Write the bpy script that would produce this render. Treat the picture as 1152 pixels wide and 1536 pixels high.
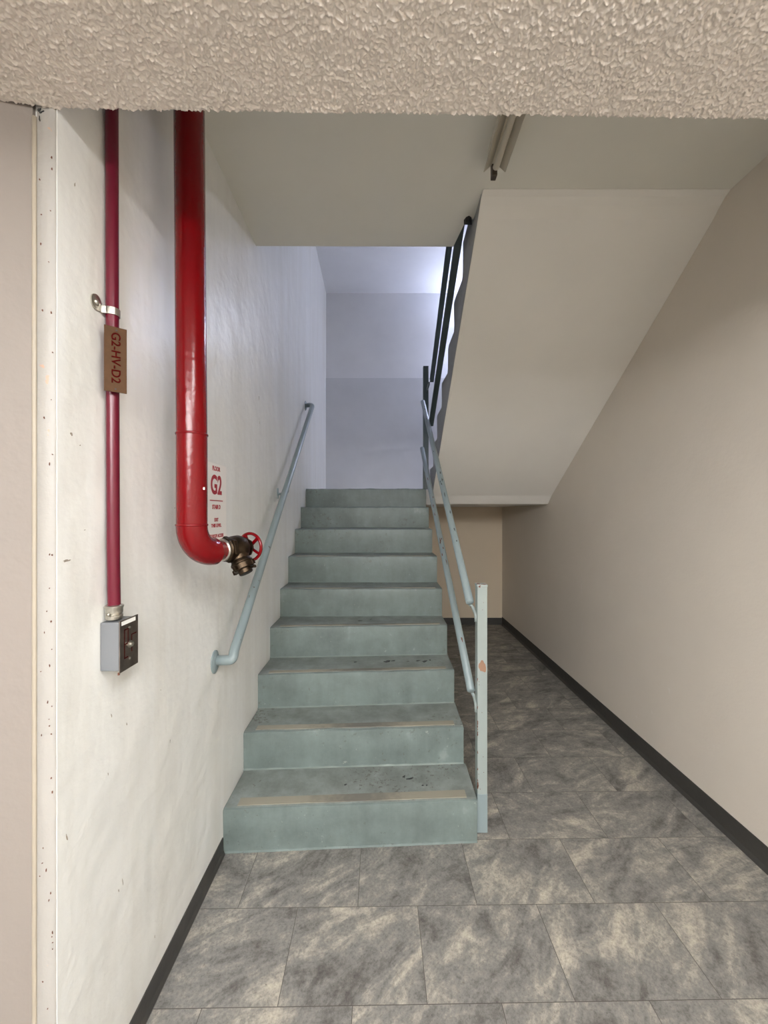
import bpy, bmesh, math, random
import numpy as np
from mathutils import Vector, Matrix, noise
random.seed(7)
S = bpy.context.scene
for o in list(bpy.data.objects): bpy.data.objects.remove(o)
COL = S.collection
R = math.radians

# ------------------------------------------------------------------ camera
EYE = 1.5
cd = bpy.data.cameras.new('camera'); cam = bpy.data.objects.new('camera', cd); COL.objects.link(cam)
cam.location = (0, 0, EYE); cam.rotation_euler = (R(90), 0, 0)
cd.sensor_fit = 'VERTICAL'; cd.sensor_height = 36; cd.lens = 600/1536*36
cd.shift_x = -1/1536; cd.shift_y = 2/1536; cd.clip_start = .02
S.camera = cam
# ------------------------------------------------------------------ world, exposure
w = bpy.data.worlds.new('world'); S.world = w; w.use_nodes = True
w.node_tree.nodes['Background'].inputs[0].default_value = (.9, .95, 1, 1)
w.node_tree.nodes['Background'].inputs[1].default_value = .02
S.view_settings.view_transform = 'Standard'; S.view_settings.look = 'None'
S.view_settings.gamma = 1; S.view_settings.use_curve_mapping = False
S.view_settings.exposure = 0.0
FOYER_LAMP = 37.0        # emission of the foyer ceiling lamp nearest the stairs
FAR_FILL = 64.0          # emission of the added fill lamps, out of view further back
FOYER_COL = (.97, .985, 1.0)
UPPER_LAMP = 215.0        # emission of the tube on the upper landing
UPPER_COL = (.64, .72, 1.0)
S.cycles.max_bounces = 10; S.cycles.diffuse_bounces = 7

# ------------------------------------------------------------------ materials
def srgb(r, g, b):
    f = lambda c: (c/255/12.92) if c/255 <= .04045 else ((c/255+.055)/1.055)**2.4
    return (f(r), f(g), f(b), 1)

class NT:
    def __init__(s, name):
        s.m = bpy.data.materials.new(name); s.m.use_nodes = True
        s.t = s.m.node_tree; s.b = s.t.nodes['Principled BSDF']
    def n(s, typ, **kw):
        nd = s.t.nodes.new(typ)
        for k, v in kw.items():
            if k in nd.inputs: nd.inputs[k].default_value = v
            else: setattr(nd, k, v)
        return nd
    def l(s, a, b): s.t.links.new(a, b)
    def coords(s):
        return s.n('ShaderNodeTexCoord').outputs['Object']
    def noise(s, vec, scale, detail=4, rough=.55, dist=0, dims='3D'):
        nd = s.n('ShaderNodeTexNoise'); nd.noise_dimensions = dims
        nd.inputs['Scale'].default_value = scale; nd.inputs['Detail'].default_value = detail
        nd.inputs['Roughness'].default_value = rough; nd.inputs['Distortion'].default_value = dist
        s.l(vec, nd.inputs['Vector']); return nd
    def ramp(s, fac, stops):
        r = s.n('ShaderNodeValToRGB'); e = r.color_ramp.elements
        while len(e) < len(stops): e.new(.5)
        for i, (p, c) in enumerate(stops):
            e[i].position = p; e[i].color = c if len(c) == 4 else (*c, 1)
        s.l(fac, r.inputs[0]); return r.outputs[0]
    def mix(s, fac, a, b, mode='MIX'):
        m = s.n('ShaderNodeMix'); m.data_type = 'RGBA'; m.blend_type = mode
        if hasattr(fac, 'links'): s.l(fac, m.inputs[0])
        else: m.inputs[0].default_value = fac
        for v, i in ((a, 6), (b, 7)):
            if hasattr(v, 'links'): s.l(v, m.inputs[i])
            else: m.inputs[i].default_value = v
        return m.outputs[2]
    def math(s, op, a, b=None):
        m = s.n('ShaderNodeMath'); m.operation = op
        for v, i in ((a, 0), (b, 1)):
            if v is None: continue
            if hasattr(v, 'links'): s.l(v, m.inputs[i])
            else: m.inputs[i].default_value = v
        return m.outputs[0]
    def mapping(s, vec, scale=(1,1,1), rot=(0,0,0), loc=(0,0,0)):
        m = s.n('ShaderNodeMapping'); s.l(vec, m.inputs[0])
        m.inputs['Scale'].default_value = scale; m.inputs['Rotation'].default_value = rot
        m.inputs['Location'].default_value = loc
        return m.outputs[0]

BK = (0,0,0,1); WH = (1,1,1,1)
def paint(name, col, rough=.5, bump=.3, bscale=14, fine=90, chips=0, chipcol=srgb(110,100,90), var=.12, metallic=0, spec=.5, streak=False, bdist=.01):
    """painted surface: uneven coats (bump), slight tone variation, chips down to what lies below"""
    k = NT(name); v = k.coords()
    n1 = k.noise(v, 2.3, 5, .6); tone = k.ramp(n1.outputs[0], [(.3, (1-var,)*3), (.7, (1,)*3)])
    c = k.mix(1, col, tone, 'MULTIPLY')
    if streak:
        ns = k.noise(k.mapping(v, (9, 9, .7)), 1, 4, .6)
        c = k.mix(1, c, k.ramp(ns.outputs[0], [(.35, (.93,.92,.90)), (.6, (1,1,1))]), 'MULTIPLY')
    if chips:
        nc = k.noise(v, 34, 3, .5); big = k.noise(v, 5, 2, .5)
        a = k.math('MULTIPLY', nc.outputs[0], k.math('ADD', big.outputs[0], .5))
        mk = k.ramp(a, [(.82-chips, BK), (.835-chips, WH)])
        c = k.mix(mk, c, chipcol)
    k.l(c, k.b.inputs['Base Color'])
    k.b.inputs['Roughness'].default_value = rough; k.b.inputs['Metallic'].default_value = metallic
    k.b.inputs['Specular IOR Level'].default_value = spec
    a = k.noise(v, bscale, 3, .5); b = k.noise(v, fine, 3, .6)
    h = k.math('ADD', k.math('MULTIPLY', a.outputs[0], 1.0), k.math('MULTIPLY', b.outputs[0], .12))
    bp = k.n('ShaderNodeBump'); bp.inputs['Strength'].default_value = bump; bp.inputs['Distance'].default_value = bdist
    k.l(h, bp.inputs['Height']); k.l(bp.outputs[0], k.b.inputs['Normal'])
    return k.m

def metal(name, col, rough=.35, var=.3, scale=30, bump=.15):
    k = NT(name); v = k.coords(); n = k.noise(v, scale, 5, .6)
    c = k.mix(1, col, k.ramp(n.outputs[0], [(.3, (1-var,)*3), (.65, (1,)*3)]), 'MULTIPLY')
    k.l(c, k.b.inputs['Base Color']); k.b.inputs['Metallic'].default_value = 1
    k.l(k.math('ADD', k.math('MULTIPLY', n.outputs[0], .3), rough-.15), k.b.inputs['Roughness'])
    bp = k.n('ShaderNodeBump'); bp.inputs['Strength'].default_value = bump; bp.inputs['Distance'].default_value = .002
    k.l(n.outputs[0], bp.inputs['Height']); k.l(bp.outputs[0], k.b.inputs['Normal'])
    return k.m

def floor_mat():
    k = NT('vinyl_stone_tile'); v = k.coords()
    tile = k.mapping(v, (1,1,1), (0,0,R(-.8)), (-.134+.012+.203, -1.22, 0))
    br = k.n('ShaderNodeTexBrick'); k.l(tile, br.inputs['Vector'])
    br.offset = .5; br.offset_frequency = 2; br.squash = 1
    br.inputs['Scale'].default_value = 1; br.inputs['Mortar Size'].default_value = .0011
    br.inputs['Mortar Smooth'].default_value = .1; br.inputs['Bias'].default_value = 0
    br.inputs['Brick Width'].default_value = .456; br.inputs['Row Height'].default_value = .3065
    br.inputs['Color1'].default_value = BK; br.inputs['Color2'].default_value = WH
    rnd = br.outputs['Color']
    sep = k.n('ShaderNodeSeparateColor'); k.l(rnd, sep.inputs[0]); rv = sep.outputs[0]
    # the stone print: each tile shows another piece of it, turned a little
    vr = k.n('ShaderNodeVectorRotate'); vr.rotation_type = 'Z_AXIS'; k.l(v, vr.inputs['Vector'])
    k.l(k.math('ADD', k.math('MULTIPLY', rv, 1.1), -.95), vr.inputs['Angle'])
    off = k.n('ShaderNodeCombineXYZ'); k.l(k.math('MULTIPLY', rv, 17.3), off.inputs[0]); k.l(k.math('MULTIPLY', rv, 9.1), off.inputs[1])
    ad = k.n('ShaderNodeVectorMath'); ad.operation = 'ADD'; k.l(vr.outputs[0], ad.inputs[0]); k.l(off.outputs[0], ad.inputs[1])
    p = ad.outputs[0]
    a = k.noise(k.mapping(p, (2.3, 5.4, 1)), 1.25, 10, .66, 1.0)
    b = k.noise(k.mapping(p, (6, 9, 1)), 2.2, 9, .75, .6)
    c = k.noise(p, 30, 8, .8)
    mixv = k.math('ADD', k.math('MULTIPLY', a.outputs[0], .50), k.math('ADD', k.math('MULTIPLY', b.outputs[0], .27), k.math('MULTIPLY', c.outputs[0], .23)))
    colr = k.ramp(mixv, [(.37, srgb(76,73,70)), (.43, srgb(100,97,93)), (.485, srgb(122,120,116)), (.52, srgb(131,128,122)), (.56, srgb(155,149,139)), (.62, srgb(180,172,158))])
    pits = k.noise(p, 60, 3, .6); pm = k.math('MULTIPLY', k.ramp(pits.outputs[0], [(.66, BK), (.72, WH)]), k.ramp(b.outputs[0], [(.5, BK), (.58, WH)]))
    gr = k.noise(p, 95, 5, .75); colr = k.mix(1, colr, k.ramp(gr.outputs[0], [(.36, (.72,.71,.70)), (.5, (.98,.98,.98)), (.64, (1.12,1.11,1.09))]), 'MULTIPLY')
    colr = k.mix(k.math('MULTIPLY', pm, .75), colr, srgb(92,87,80))
    colr = k.mix(k.math('MULTIPLY', br.outputs['Fac'], .85), colr, srgb(62,56,50))
    k.l(colr, k.b.inputs['Base Color'])
    k.b.inputs['Roughness'].default_value = .46; k.b.inputs['Specular IOR Level'].default_value = .35
    bp = k.n('ShaderNodeBump'); bp.inputs['Strength'].default_value = .25; bp.inputs['Distance'].default_value = .002
    h = k.math('SUBTRACT', mixv, k.math('MULTIPLY', br.outputs['Fac'], .8))
    k.l(h, bp.inputs['Height']); k.l(bp.outputs[0], k.b.inputs['Normal'])
    return k.m

def emis(name, col, st):
    k = NT(name); k.b.inputs['Base Color'].default_value = (*col, 1)
    k.b.inputs['Emission Color'].default_value = (*col, 1); k.b.inputs['Emission Strength'].default_value = st
    return k.m

M = {}
M['white_wall'] = paint('white_gloss_wall_paint', srgb(235,235,231), .36, .8, 6, 40, 0, srgb(176,164,150), .05, spec=.33, streak=True, bdist=.012)
M['taupe_wall'] = paint('taupe_wall_paint', srgb(214,205,193), .5, .5, 4, 70, .0, srgb(225,215,205), .04, spec=.4, bdist=.012)
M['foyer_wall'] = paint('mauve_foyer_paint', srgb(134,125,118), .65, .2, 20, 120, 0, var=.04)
M['foyer_far'] = paint('pale_foyer_paint', srgb(226,222,216), .6, .1, 20, 120, 0, var=.04)
M['jamb'] = paint('cream_jamb_paint', srgb(160,156,150), .5, .5, 30, 120, .09, srgb(180,150,130), .05, bdist=.006)
M['bead'] = paint('yellowed_bead_paint', srgb(160,150,134), .55, .4, 40, 150, .07, srgb(170,140,115), .06, bdist=.004)
M['popcorn'] = paint('textured_ceiling_paint', srgb(224,214,204), .38, .15, 60, 300, 0, var=.03, bdist=.003)
M['soffit'] = paint('cream_soffit_paint', srgb(236,232,225), .5, .2, 5, 90, 0, var=.04, bdist=.008)
M['stair_ceiling'] = paint('stair_ceiling_paint', srgb(224,221,211), .55, .2, 5, 90, 0, var=.05)
M['back_tan'] = paint('tan_wall_paint', srgb(220,204,180), .6, .1, 6, 90, 0, var=.04)
M['upper_wall'] = paint('grey_white_wall_paint', srgb(218,218,220), .6, .2, 4, 60, 0, var=.08)
M['lower_pour'] = paint('grey_lower_wall_paint', srgb(200,201,204), .6, .25, 4, 60, 0, var=.10)
M['base'] = paint('dark_rubber_base', srgb(62,60,57), .45, .15, 20, 200, 0, var=.15)
M['step'] = paint('grey_green_step_paint', srgb(108,119,116), .42, .55, 26, 140, .07, srgb(108,108,98), .16, spec=.4, bdist=.006)
def step_mat():
    k = NT('grey_green_step_paint'); v = k.coords()
    n = k.noise(v, 5, 7, .68); n2 = k.noise(v, 42, 5, .65); n3 = k.noise(v, 2.2, 3, .5); dr = k.noise(k.mapping(v, (16, 16, 2)), 1.2, 5, .6)
    c = k.ramp(k.math('ADD', k.math('MULTIPLY', n.outputs[0], .78), k.math('MULTIPLY', dr.outputs[0], .22)), [(.36, srgb(93,103,100)), (.48, srgb(104,115,112)), (.6, srgb(113,125,122)), (.68, srgb(132,142,138))])
    dark = k.ramp(k.math('MULTIPLY', n2.outputs[0], k.math('ADD', n3.outputs[0], .5)), [(.655, BK), (.69, WH)])
    c = k.mix(k.math('MULTIPLY', dark, .5), c, srgb(86,86,78))
    n4 = k.noise(v, 30, 5, .7); pale = k.ramp(n4.outputs[0], [(.66, BK), (.70, WH)])
    c = k.mix(k.math('MULTIPLY', pale, .45), c, srgb(160,166,158))
    k.l(c, k.b.inputs['Base Color']); k.b.inputs['Roughness'].default_value = .42; k.b.inputs['Specular IOR Level'].default_value = .4
    bp = k.n('ShaderNodeBump'); bp.inputs['Strength'].default_value = .5; bp.inputs['Distance'].default_value = .005
    k.l(k.math('ADD', n.outputs[0], k.math('MULTIPLY', n2.outputs[0], .3)), bp.inputs['Height']); k.l(bp.outputs[0], k.b.inputs['Normal'])
    return k.m
M['step'] = step_mat()
M['flight_side'] = paint('raw_flight_side_paint', srgb(150,150,148), .6, .6, 20, 120, .05, srgb(120,118,112), .2)
M['rail'] = paint('grey_green_rail_enamel', srgb(132,145,147), .3, .15, 40, 200, .055, srgb(96,92,88), .06, spec=.5, bdist=.002)
M['post'] = paint('pale_post_enamel', srgb(144,153,150), .33, .2, 40, 200, .055, srgb(110,92,78), .06, bdist=.002)
M['dark_rail'] = paint('dark_green_grey_rail_enamel', srgb(72,84,84), .35, .1, 40, 200, .06, srgb(40,42,42), .1)
M['red'] = paint('glossy_red_enamel', srgb(110,2,9), .2, .45, 45, 160, 0, var=.05, spec=.38, bdist=.0022)
M['conduit'] = paint('dark_red_conduit_enamel', srgb(96,9,34), .3, .15, 40, 160, 0, var=.08, spec=.5, bdist=.002)
M['brass'] = metal('tarnished_brass', srgb(76,63,50), .42, .45, 60, .3)
M['steel'] = metal('galvanised_steel', srgb(200,196,186), .32, .25, 60)
M['copper'] = metal('stamped_copper_plate', srgb(84,63,47), .6, .3, 25, .2)
M['box'] = paint('grey_box_enamel', srgb(112,114,117), .45, .05, 40, 200, 0, var=.05)
M['plate'] = metal('dull_steel_plate', srgb(128,118,110), .5, .35, 50)
M['markred'] = paint('red_marker', srgb(70,14,12), .9, 0, 10, 90, 0, var=.2, spec=.05)
M['tape'] = None
M['seam'] = paint('thick_paint_seam', srgb(126,137,132), .4, .3, 40, 120, 0, var=.2)
M['scuff'] = paint('grey_scuff', srgb(168,158,144), .6, .1, 60, 200, 0, var=.3)
M['scuff_pale'] = paint('pale_filler', srgb(222,214,204), .6, .1, 60, 200, 0, var=.1)
M['sign'] = paint('white_sign_plastic', srgb(240,236,230), .3, 0, 10, 50, 0, var=.01)
M['signred'] = paint('sign_red_ink', srgb(168,18,36), .4, 0, 10, 50, 0, var=.03)
M['white'] = paint('white_paper', srgb(244,244,240), .5, 0, 10, 50, 0, var=.01)
M['black'] = paint('black_iron', srgb(24,24,26), .5, .1, 40, 100, 0, var=.2)
M['stain'] = paint('black_tar_spot', srgb(46,48,48), .5, .2, 60, 200, 0, var=.3)
M['chip'] = paint('exposed_tan_primer', srgb(146,112,90), .6, .2, 60, 200, 0, var=.15)
M['rust'] = paint('rusty_bare_metal', srgb(104,58,40), .7, .5, 60, 200, .1, srgb(190,180,168), .4)
M['fixture'] = paint('beige_fixture_enamel', srgb(214,206,188), .4, .05, 20, 100, 0, var=.05)
M['reflector'] = paint('worn_reflector_enamel', srgb(190,182,166), .3, .05, 20, 100, 0, var=.1)
M['floor'] = floor_mat()
def tape_mat():
    k = NT('worn_tan_grip_tape'); v = k.coords()
    n = k.noise(v, 26, 5, .6); m = k.noise(v, 3.1, 2, .5)
    sx = k.n('ShaderNodeSeparateXYZ'); k.l(v, sx.inputs[0])
    # worn through where feet land: the middle of the tread
    d = k.math('ABSOLUTE', k.math('SUBTRACT', sx.outputs[0], -.12))
    wv = k.math('ADD', k.math('SUBTRACT', .52, k.math('MULTIPLY', d, 1.45)), k.math('ADD', k.math('MULTIPLY', n.outputs[0], .5), k.math('MULTIPLY', m.outputs[0], .3)))
    c = k.mix(k.ramp(wv, [(.55, BK), (.86, WH)]), srgb(140,135,121), srgb(108,105,97))
    k.l(c, k.b.inputs['Base Color']); k.b.inputs['Roughness'].default_value = .75
    return k.m
M['tape'] = tape_mat()
def worn_tread():
    k = NT('worn_tread_paint'); v = k.coords()
    n = k.noise(v, 9, 6, .65); n2 = k.noise(v, 60, 4, .6); n3 = k.noise(v, 2.5, 3, .5)
    c = k.ramp(n.outputs[0], [(.35, srgb(104,109,105)), (.5, srgb(117,123,119)), (.66, srgb(130,138,134))])
    mk = k.ramp(k.math('MULTIPLY', n2.outputs[0], k.math('ADD', n3.outputs[0], .5)), [(.66, BK), (.7, WH)])
    c = k.mix(k.math('MULTIPLY', mk, .7), c, srgb(84,80,74))
    k.l(c, k.b.inputs['Base Color']); k.b.inputs['Roughness'].default_value = .5
    bp = k.n('ShaderNodeBump'); bp.inputs['Strength'].default_value = .4; bp.inputs['Distance'].default_value = .004
    k.l(n2.outputs[0], bp.inputs['Height']); k.l(bp.outputs[0], k.b.inputs['Normal'])
    return k.m
M['tread'] = worn_tread()

# ------------------------------------------------------------------ helpers
def link(name, me, mats, parent=None, smooth=False):
    o = bpy.data.objects.new(name, me); COL.objects.link(o)
    for m in (mats if isinstance(mats, (list, tuple)) else [mats]): me.materials.append(m)
    if parent: o.parent = parent
    if smooth:
        for p in me.polygons: p.use_smooth = True
    return o
def obj(name, bm, mats, parent=None, smooth=False, angle=None):
    bmesh.ops.recalc_face_normals(bm, faces=bm.faces)
    me = bpy.data.meshes.new(name); bm.to_mesh(me); bm.free()
    o = link(name, me, mats, parent, smooth)
    if angle is not None:
        me.set_sharp_from_angle(angle=R(angle))
    return o
def struct(o): o['kind'] = 'structure'; return o
def tag(o, label, cat, group=None):
    o['label'] = label; o['category'] = cat
    if group: o['group'] = group
    return o
def empty(name, loc=(0,0,0)):
    o = bpy.data.objects.new(name, None); COL.objects.link(o); o.location = loc; o.empty_display_size = .05
    return o
def at(root):
    """parts are written in world coordinates; give them the inverse of the root's place"""
    for c in root.children: c.location = c.location - root.location
def box(bm, x0, x1, y0, y1, z0, z1, bevel=0, seg=2):
    r = bmesh.ops.create_cube(bm, size=1)
    vs = r['verts']
    for v in vs:
        v.co = Vector((x0 if v.co.x < 0 else x1, y0 if v.co.y < 0 else y1, z0 if v.co.z < 0 else z1))
    if bevel:
        es = list({e for v in vs for e in v.link_edges})
        bmesh.ops.bevel(bm, geom=es, offset=bevel, segments=seg, profile=.6, affect='EDGES')
    return vs
def prism_x(bm, prof, x0, x1):
    """closed profile of (y, z) points pulled from x0 to x1"""
    a = [bm.verts.new((x0, y, z)) for y, z in prof]; b = [bm.verts.new((x1, y, z)) for y, z in prof]
    bm.faces.new(a); bm.faces.new(b[::-1]); n = len(prof)
    for i in range(n): bm.faces.new((a[i], b[i], b[(i+1) % n], a[(i+1) % n]))
def prism_z(bm, pts, z0, z1):
    a = [bm.verts.new((x, y, z0)) for x, y in pts]; b = [bm.verts.new((x, y, z1)) for x, y in pts]
    bm.faces.new(a[::-1]); bm.faces.new(b); n = len(pts)
    for i in range(n): bm.faces.new((a[i], a[(i+1) % n], b[(i+1) % n], b[i]))
def tube(bm, path, r, seg=20, cap=True):
    """round tube along a path; r a number or one per point"""
    path = [Vector(p) for p in path]; n = len(path)
    rs = r if isinstance(r, (list, tuple)) else [r]*n
    rings = []; up = None
    for i, p in enumerate(path):
        t = (path[min(i+1, n-1)] - path[max(i-1, 0)]).normalized()
        if up is None:
            up = t.orthogonal().normalized()
        else:
            up = (up - t*up.dot(t)).normalized()
        s = t.cross(up)
        rings.append([bm.verts.new(p + rs[i]*(math.cos(2*math.pi*k/seg)*up + math.sin(2*math.pi*k/seg)*s)) for k in range(seg)])
    for a, b in zip(rings, rings[1:]):
        for k in range(seg): bm.faces.new((a[k], a[(k+1) % seg], b[(k+1) % seg], b[k]))
    if cap: bm.faces.new(rings[0][::-1]); bm.faces.new(rings[-1])
def lathe(bm, origin, axis, prof, seg=32):
    """(distance along the axis, radius) pairs turned around the axis"""
    o = Vector(origin); a = Vector(axis).normalized()
    tube_path = [o + a*d for d, _ in prof]
    up = a.orthogonal().normalized(); s = a.cross(up); rings = []
    for d, r in prof:
        rings.append([bm.verts.new(o + a*d + r*(math.cos(2*math.pi*k/seg)*up + math.sin(2*math.pi*k/seg)*s)) for k in range(seg)])
    for p, q in zip(rings, rings[1:]):
        for k in range(seg): bm.faces.new((p[k], p[(k+1) % seg], q[(k+1) % seg], q[k]))
    bm.faces.new(rings[0][::-1]); bm.faces.new(rings[-1])
def bend(pts, rad, seg=8):
    """round the corners of a polyline"""
    pts = [Vector(p) for p in pts]; out = [pts[0]]
    for i in range(1, len(pts)-1):
        a = (pts[i-1]-pts[i]); b = (pts[i+1]-pts[i]); ra = min(rad, a.length*.48, b.length*.48)
        p0 = pts[i]+a.normalized()*ra; p1 = pts[i]+b.normalized()*ra
        for k in range(seg+1):
            t = k/seg; out.append(p0*(1-t)**2 + pts[i]*2*t*(1-t) + p1*t*t)
    out.append(pts[-1]); return out
def obox(bm, c, ax, ay, az, sx, sy, sz, bevel=0):
    """box with its own axes"""
    vs = box(bm, -sx/2, sx/2, -sy/2, sy/2, -sz/2, sz/2)
    mt = Matrix((ax, ay, az)).transposed()
    for v in vs: v.co = Vector(c) + mt @ v.co
    if bevel: bmesh.ops.bevel(bm, geom=list({e for v in vs for e in v.link_edges}), offset=bevel, segments=2, profile=.6, affect='EDGES')
def blob(bm, c, u, v, ru, rv, seed, n=22, lift=.0006, rough=.35):
    """thin irregular patch lying on a surface spanned by u, v"""
    u = Vector(u).normalized(); v = Vector(v).normalized(); nn = u.cross(v).normalized(); c = Vector(c)
    rnd = random.Random(seed); ph = [rnd.uniform(0, 6.28) for _ in range(4)]
    top = []; bot = []
    for k in range(n):
        a = 2*math.pi*k/n
        f = 1 + rough*(math.sin(2*a+ph[0])*.5 + math.sin(3*a+ph[1])*.4 + math.sin(5*a+ph[2])*.3 + math.sin(9*a+ph[3])*.15)
        p = c + u*(ru*f*math.cos(a)) + v*(rv*f*math.sin(a))
        top.append(bm.verts.new(p+nn*lift)); bot.append(bm.verts.new(p-nn*.0005))
    bm.faces.new(top); bm.faces.new(bot[::-1])
    for k in range(n): bm.faces.new((bot[k], bot[(k+1) % n], top[(k+1) % n], top[k]))
def spot(name, mat, parent, *a, label=None, **k):
    bm = bmesh.new(); blob(bm, *a, **k); o = obj(name, bm, mat, parent)
    if label: o['label'] = label
    return o
def text_mesh(body, size, mat3, origin, mat, name, parent, width=None, depth=.0006, bold=.0, align='CENTER'):
    """lettering as a mesh; mat3 columns: reading direction, letter up, face normal"""
    cu = bpy.data.curves.new('t', 'FONT'); cu.body = body; cu.size = 1; cu.align_x = align; cu.align_y = 'CENTER'
    cu.extrude = depth/size; cu.offset = bold
    t = bpy.data.objects.new('t', cu); COL.objects.link(t)
    bpy.context.view_layer.update()
    me = bpy.data.meshes.new_from_object(t.evaluated_get(bpy.context.evaluated_depsgraph_get()))
    bpy.data.objects.remove(t); bpy.data.curves.remove(cu)
    xs = [v.co.x for v in me.vertices]; ys = [v.co.y for v in me.vertices]
    W = max(xs)-min(xs); H = max(ys)-min(ys); cx = (max(xs)+min(xs))/2; cy = (max(ys)+min(ys))/2
    sy = size/H; sx = (width/W) if width else sy
    for v in me.vertices:
        l = Vector(((v.co.x-cx)*sx, (v.co.y-cy)*sy, v.co.z*size))
        v.co = Vector(origin) + mat3 @ l
    me.materials.clear()
    return link(name, me, mat, parent)

# ------------------------------------------------------------------ plan of the place
def wall_x(y):                      # face of the left wall: runs slightly outwards up the stairs
    pts = [(-3, -.713), (1.8, -.713), (3.8, -.75), (5.4, -.79)]
    for (a, xa), (b, xb) in zip(pts, pts[1:]):
        if y <= b: return xa + (xb-xa)*(y-a)/(b-a)
    return -.79
BACK = 5.4; RIGHT = 1.603; CEIL = 3.0; FCEIL = 2.38; TOP = 4.47; EDGE = .87

# floor
bm = bmesh.new(); box(bm, -3.4, RIGHT+.1, -6.6, BACK+.1, -.1, 0)
struct(obj('floor', bm, M['floor']))
# left wall
bm = bmesh.new()
prism_z(bm, [(-.713, EDGE+.001), (-.713, 1.8), (-.75, 3.8), (-.79, BACK), (-1.0, BACK), (-1.0, EDGE+.02)], 0, TOP+.1)
struct(obj('wall_left', bm, M['white_wall']))
# plastered end of the left wall and its yellowed bead
bm = bmesh.new(); n = 120
cols = []
for i in range(n+1):
    z = FCEIL*i/n
    j = lambda s: noise.noise(Vector((s*3.1, z*14, s)))*.0018 + noise.noise(Vector((s, z*45, 4)))*.0008
    cols.append([bm.verts.new(c) for c in ((-.718, EDGE+.03, z), (-.7140+j(2)*.35, EDGE+.0018, z), (-.7185+j(3), EDGE-.003+j(5)*.3, z),
                                           (-.752+j(6)*.3, EDGE-.004, z), (-.7545, EDGE-.002+j(7)*.2, z), (-.7545, EDGE+.03, z))])
for a, b in zip(cols, cols[1:]):
    for k in range(5): bm.faces.new((a[k], b[k], b[k+1], a[k+1]))
    bm.faces.new((a[5], b[5], b[0], a[0]))
bm.faces.new(cols[0]); bm.faces.new(cols[-1][::-1])
jamb = struct(obj('trim_1', bm, M['jamb'], smooth=True, angle=60))
bm = bmesh.new(); tube(bm, [(-.7595 + noise.noise(Vector((0, 0, z*.12)))*.0008, EDGE-.0015, z*.04) for z in range(60)], .0052, 10)
struct(obj('trim_2', bm, M['bead'], smooth=True))
# chips in the plaster edge, where trolleys hit it
rr = random.Random(3)
for i in range(46):
    z = rr.choice([rr.uniform(.25, 1.2), rr.uniform(.3, 1.35), rr.uniform(1.2, 2.3)])
    spot('paint_chip', M['rust'], jamb, (-.7185-rr.random()**2*.03, EDGE-.0045, z), (1, 0, rr.uniform(-.8, .8)), (0, 0, 1), rr.uniform(.0005, .0016), rr.uniform(.0008, .003), i, 12, .0006, label='brown scuff in the cream plaster edge')
# broken plaster where wall and ceiling meet
for i, (u_, v_, a_, b_) in enumerate(((61.5, 168, .0030, .0040), (65, 171, .0045, .0018), (62, 181, .0010, .0060))):
    spot('plaster_crack', M['stain'], jamb, ((u_-577)*EDGE/600, EDGE-.0045, EYE+(770-v_)*EDGE/600), (1, 0, .3), (0, 0, 1), a_, b_, i+90, 16, .0008, .6, label='dark broken plaster at the top corner')
# foyer wall beside the opening
bm = bmesh.new(); prism_z(bm, [(-.763, EDGE-.003), (-.763, 1.0), (-3.4, 1.0), (-3.4, .80), (-.83, .851)], 0, FCEIL+.02)
struct(obj('wall_foyer', bm, M['foyer_wall']))
# the rest of the foyer behind the camera
bm = bmesh.new(); box(bm, -3.5, -3.4, -6.6, 1.0, 0, FCEIL+.1); struct(obj('wall_foyer_left', bm, M['foyer_far']))
bm = bmesh.new(); box(bm, -3.5, RIGHT+.1, -6.7, -6.6, 0, FCEIL+.1); struct(obj('wall_foyer_rear', bm, M['foyer_far']))
# header above the opening, seen only from the stair side
bm = bmesh.new(); box(bm, -1.0, RIGHT, .76, EDGE-.012, FCEIL+.06, TOP+.1); struct(obj('wall_header', bm, M['stair_ceiling']))
# chips, scratches and scuffs on the two long walls
WL = bpy.data.objects['wall_left']
for i, (u_, v_, a_, b_, tilt) in enumerate(((100, 841, .011, .0022, .1), (107, 651, .003, .004, 0), (120, 668, .0015, .0015, 0), (127, 795, .002, .001, 0), (167, 1073, .0012, .006, .4), (190, 1086, .0012, .005, .3), (100, 1256, .0014, .009, .2),
        (184, 1323, .0012, .008, .15), (178, 1336, .0010, .005, .3), (385, 597, .003, .013, 0), (386, 634, .0025, .008, 0), (162, 1161, .0015, .003, .2), (232, 1405, .001, .004, 0), (241, 1035, .0015, .0015, 0), (262, 762, .002, .002, 0), (112, 277, .0013, .005, -.3), (255, 1112, .001, .006, 0))):
    y_ = .713*600/(577-u_); y_ = y_ if y_ < 1.8 else .735*600/(577-u_)
    spot('scratch', M['scuff'], WL, (wall_x(y_), y_, EYE+(770-v_)*y_/600), (0, 1, tilt), (0, -tilt, 1), a_, b_, i+300, 14, .0006, .5, label='small dark mark in the white paint')
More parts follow.
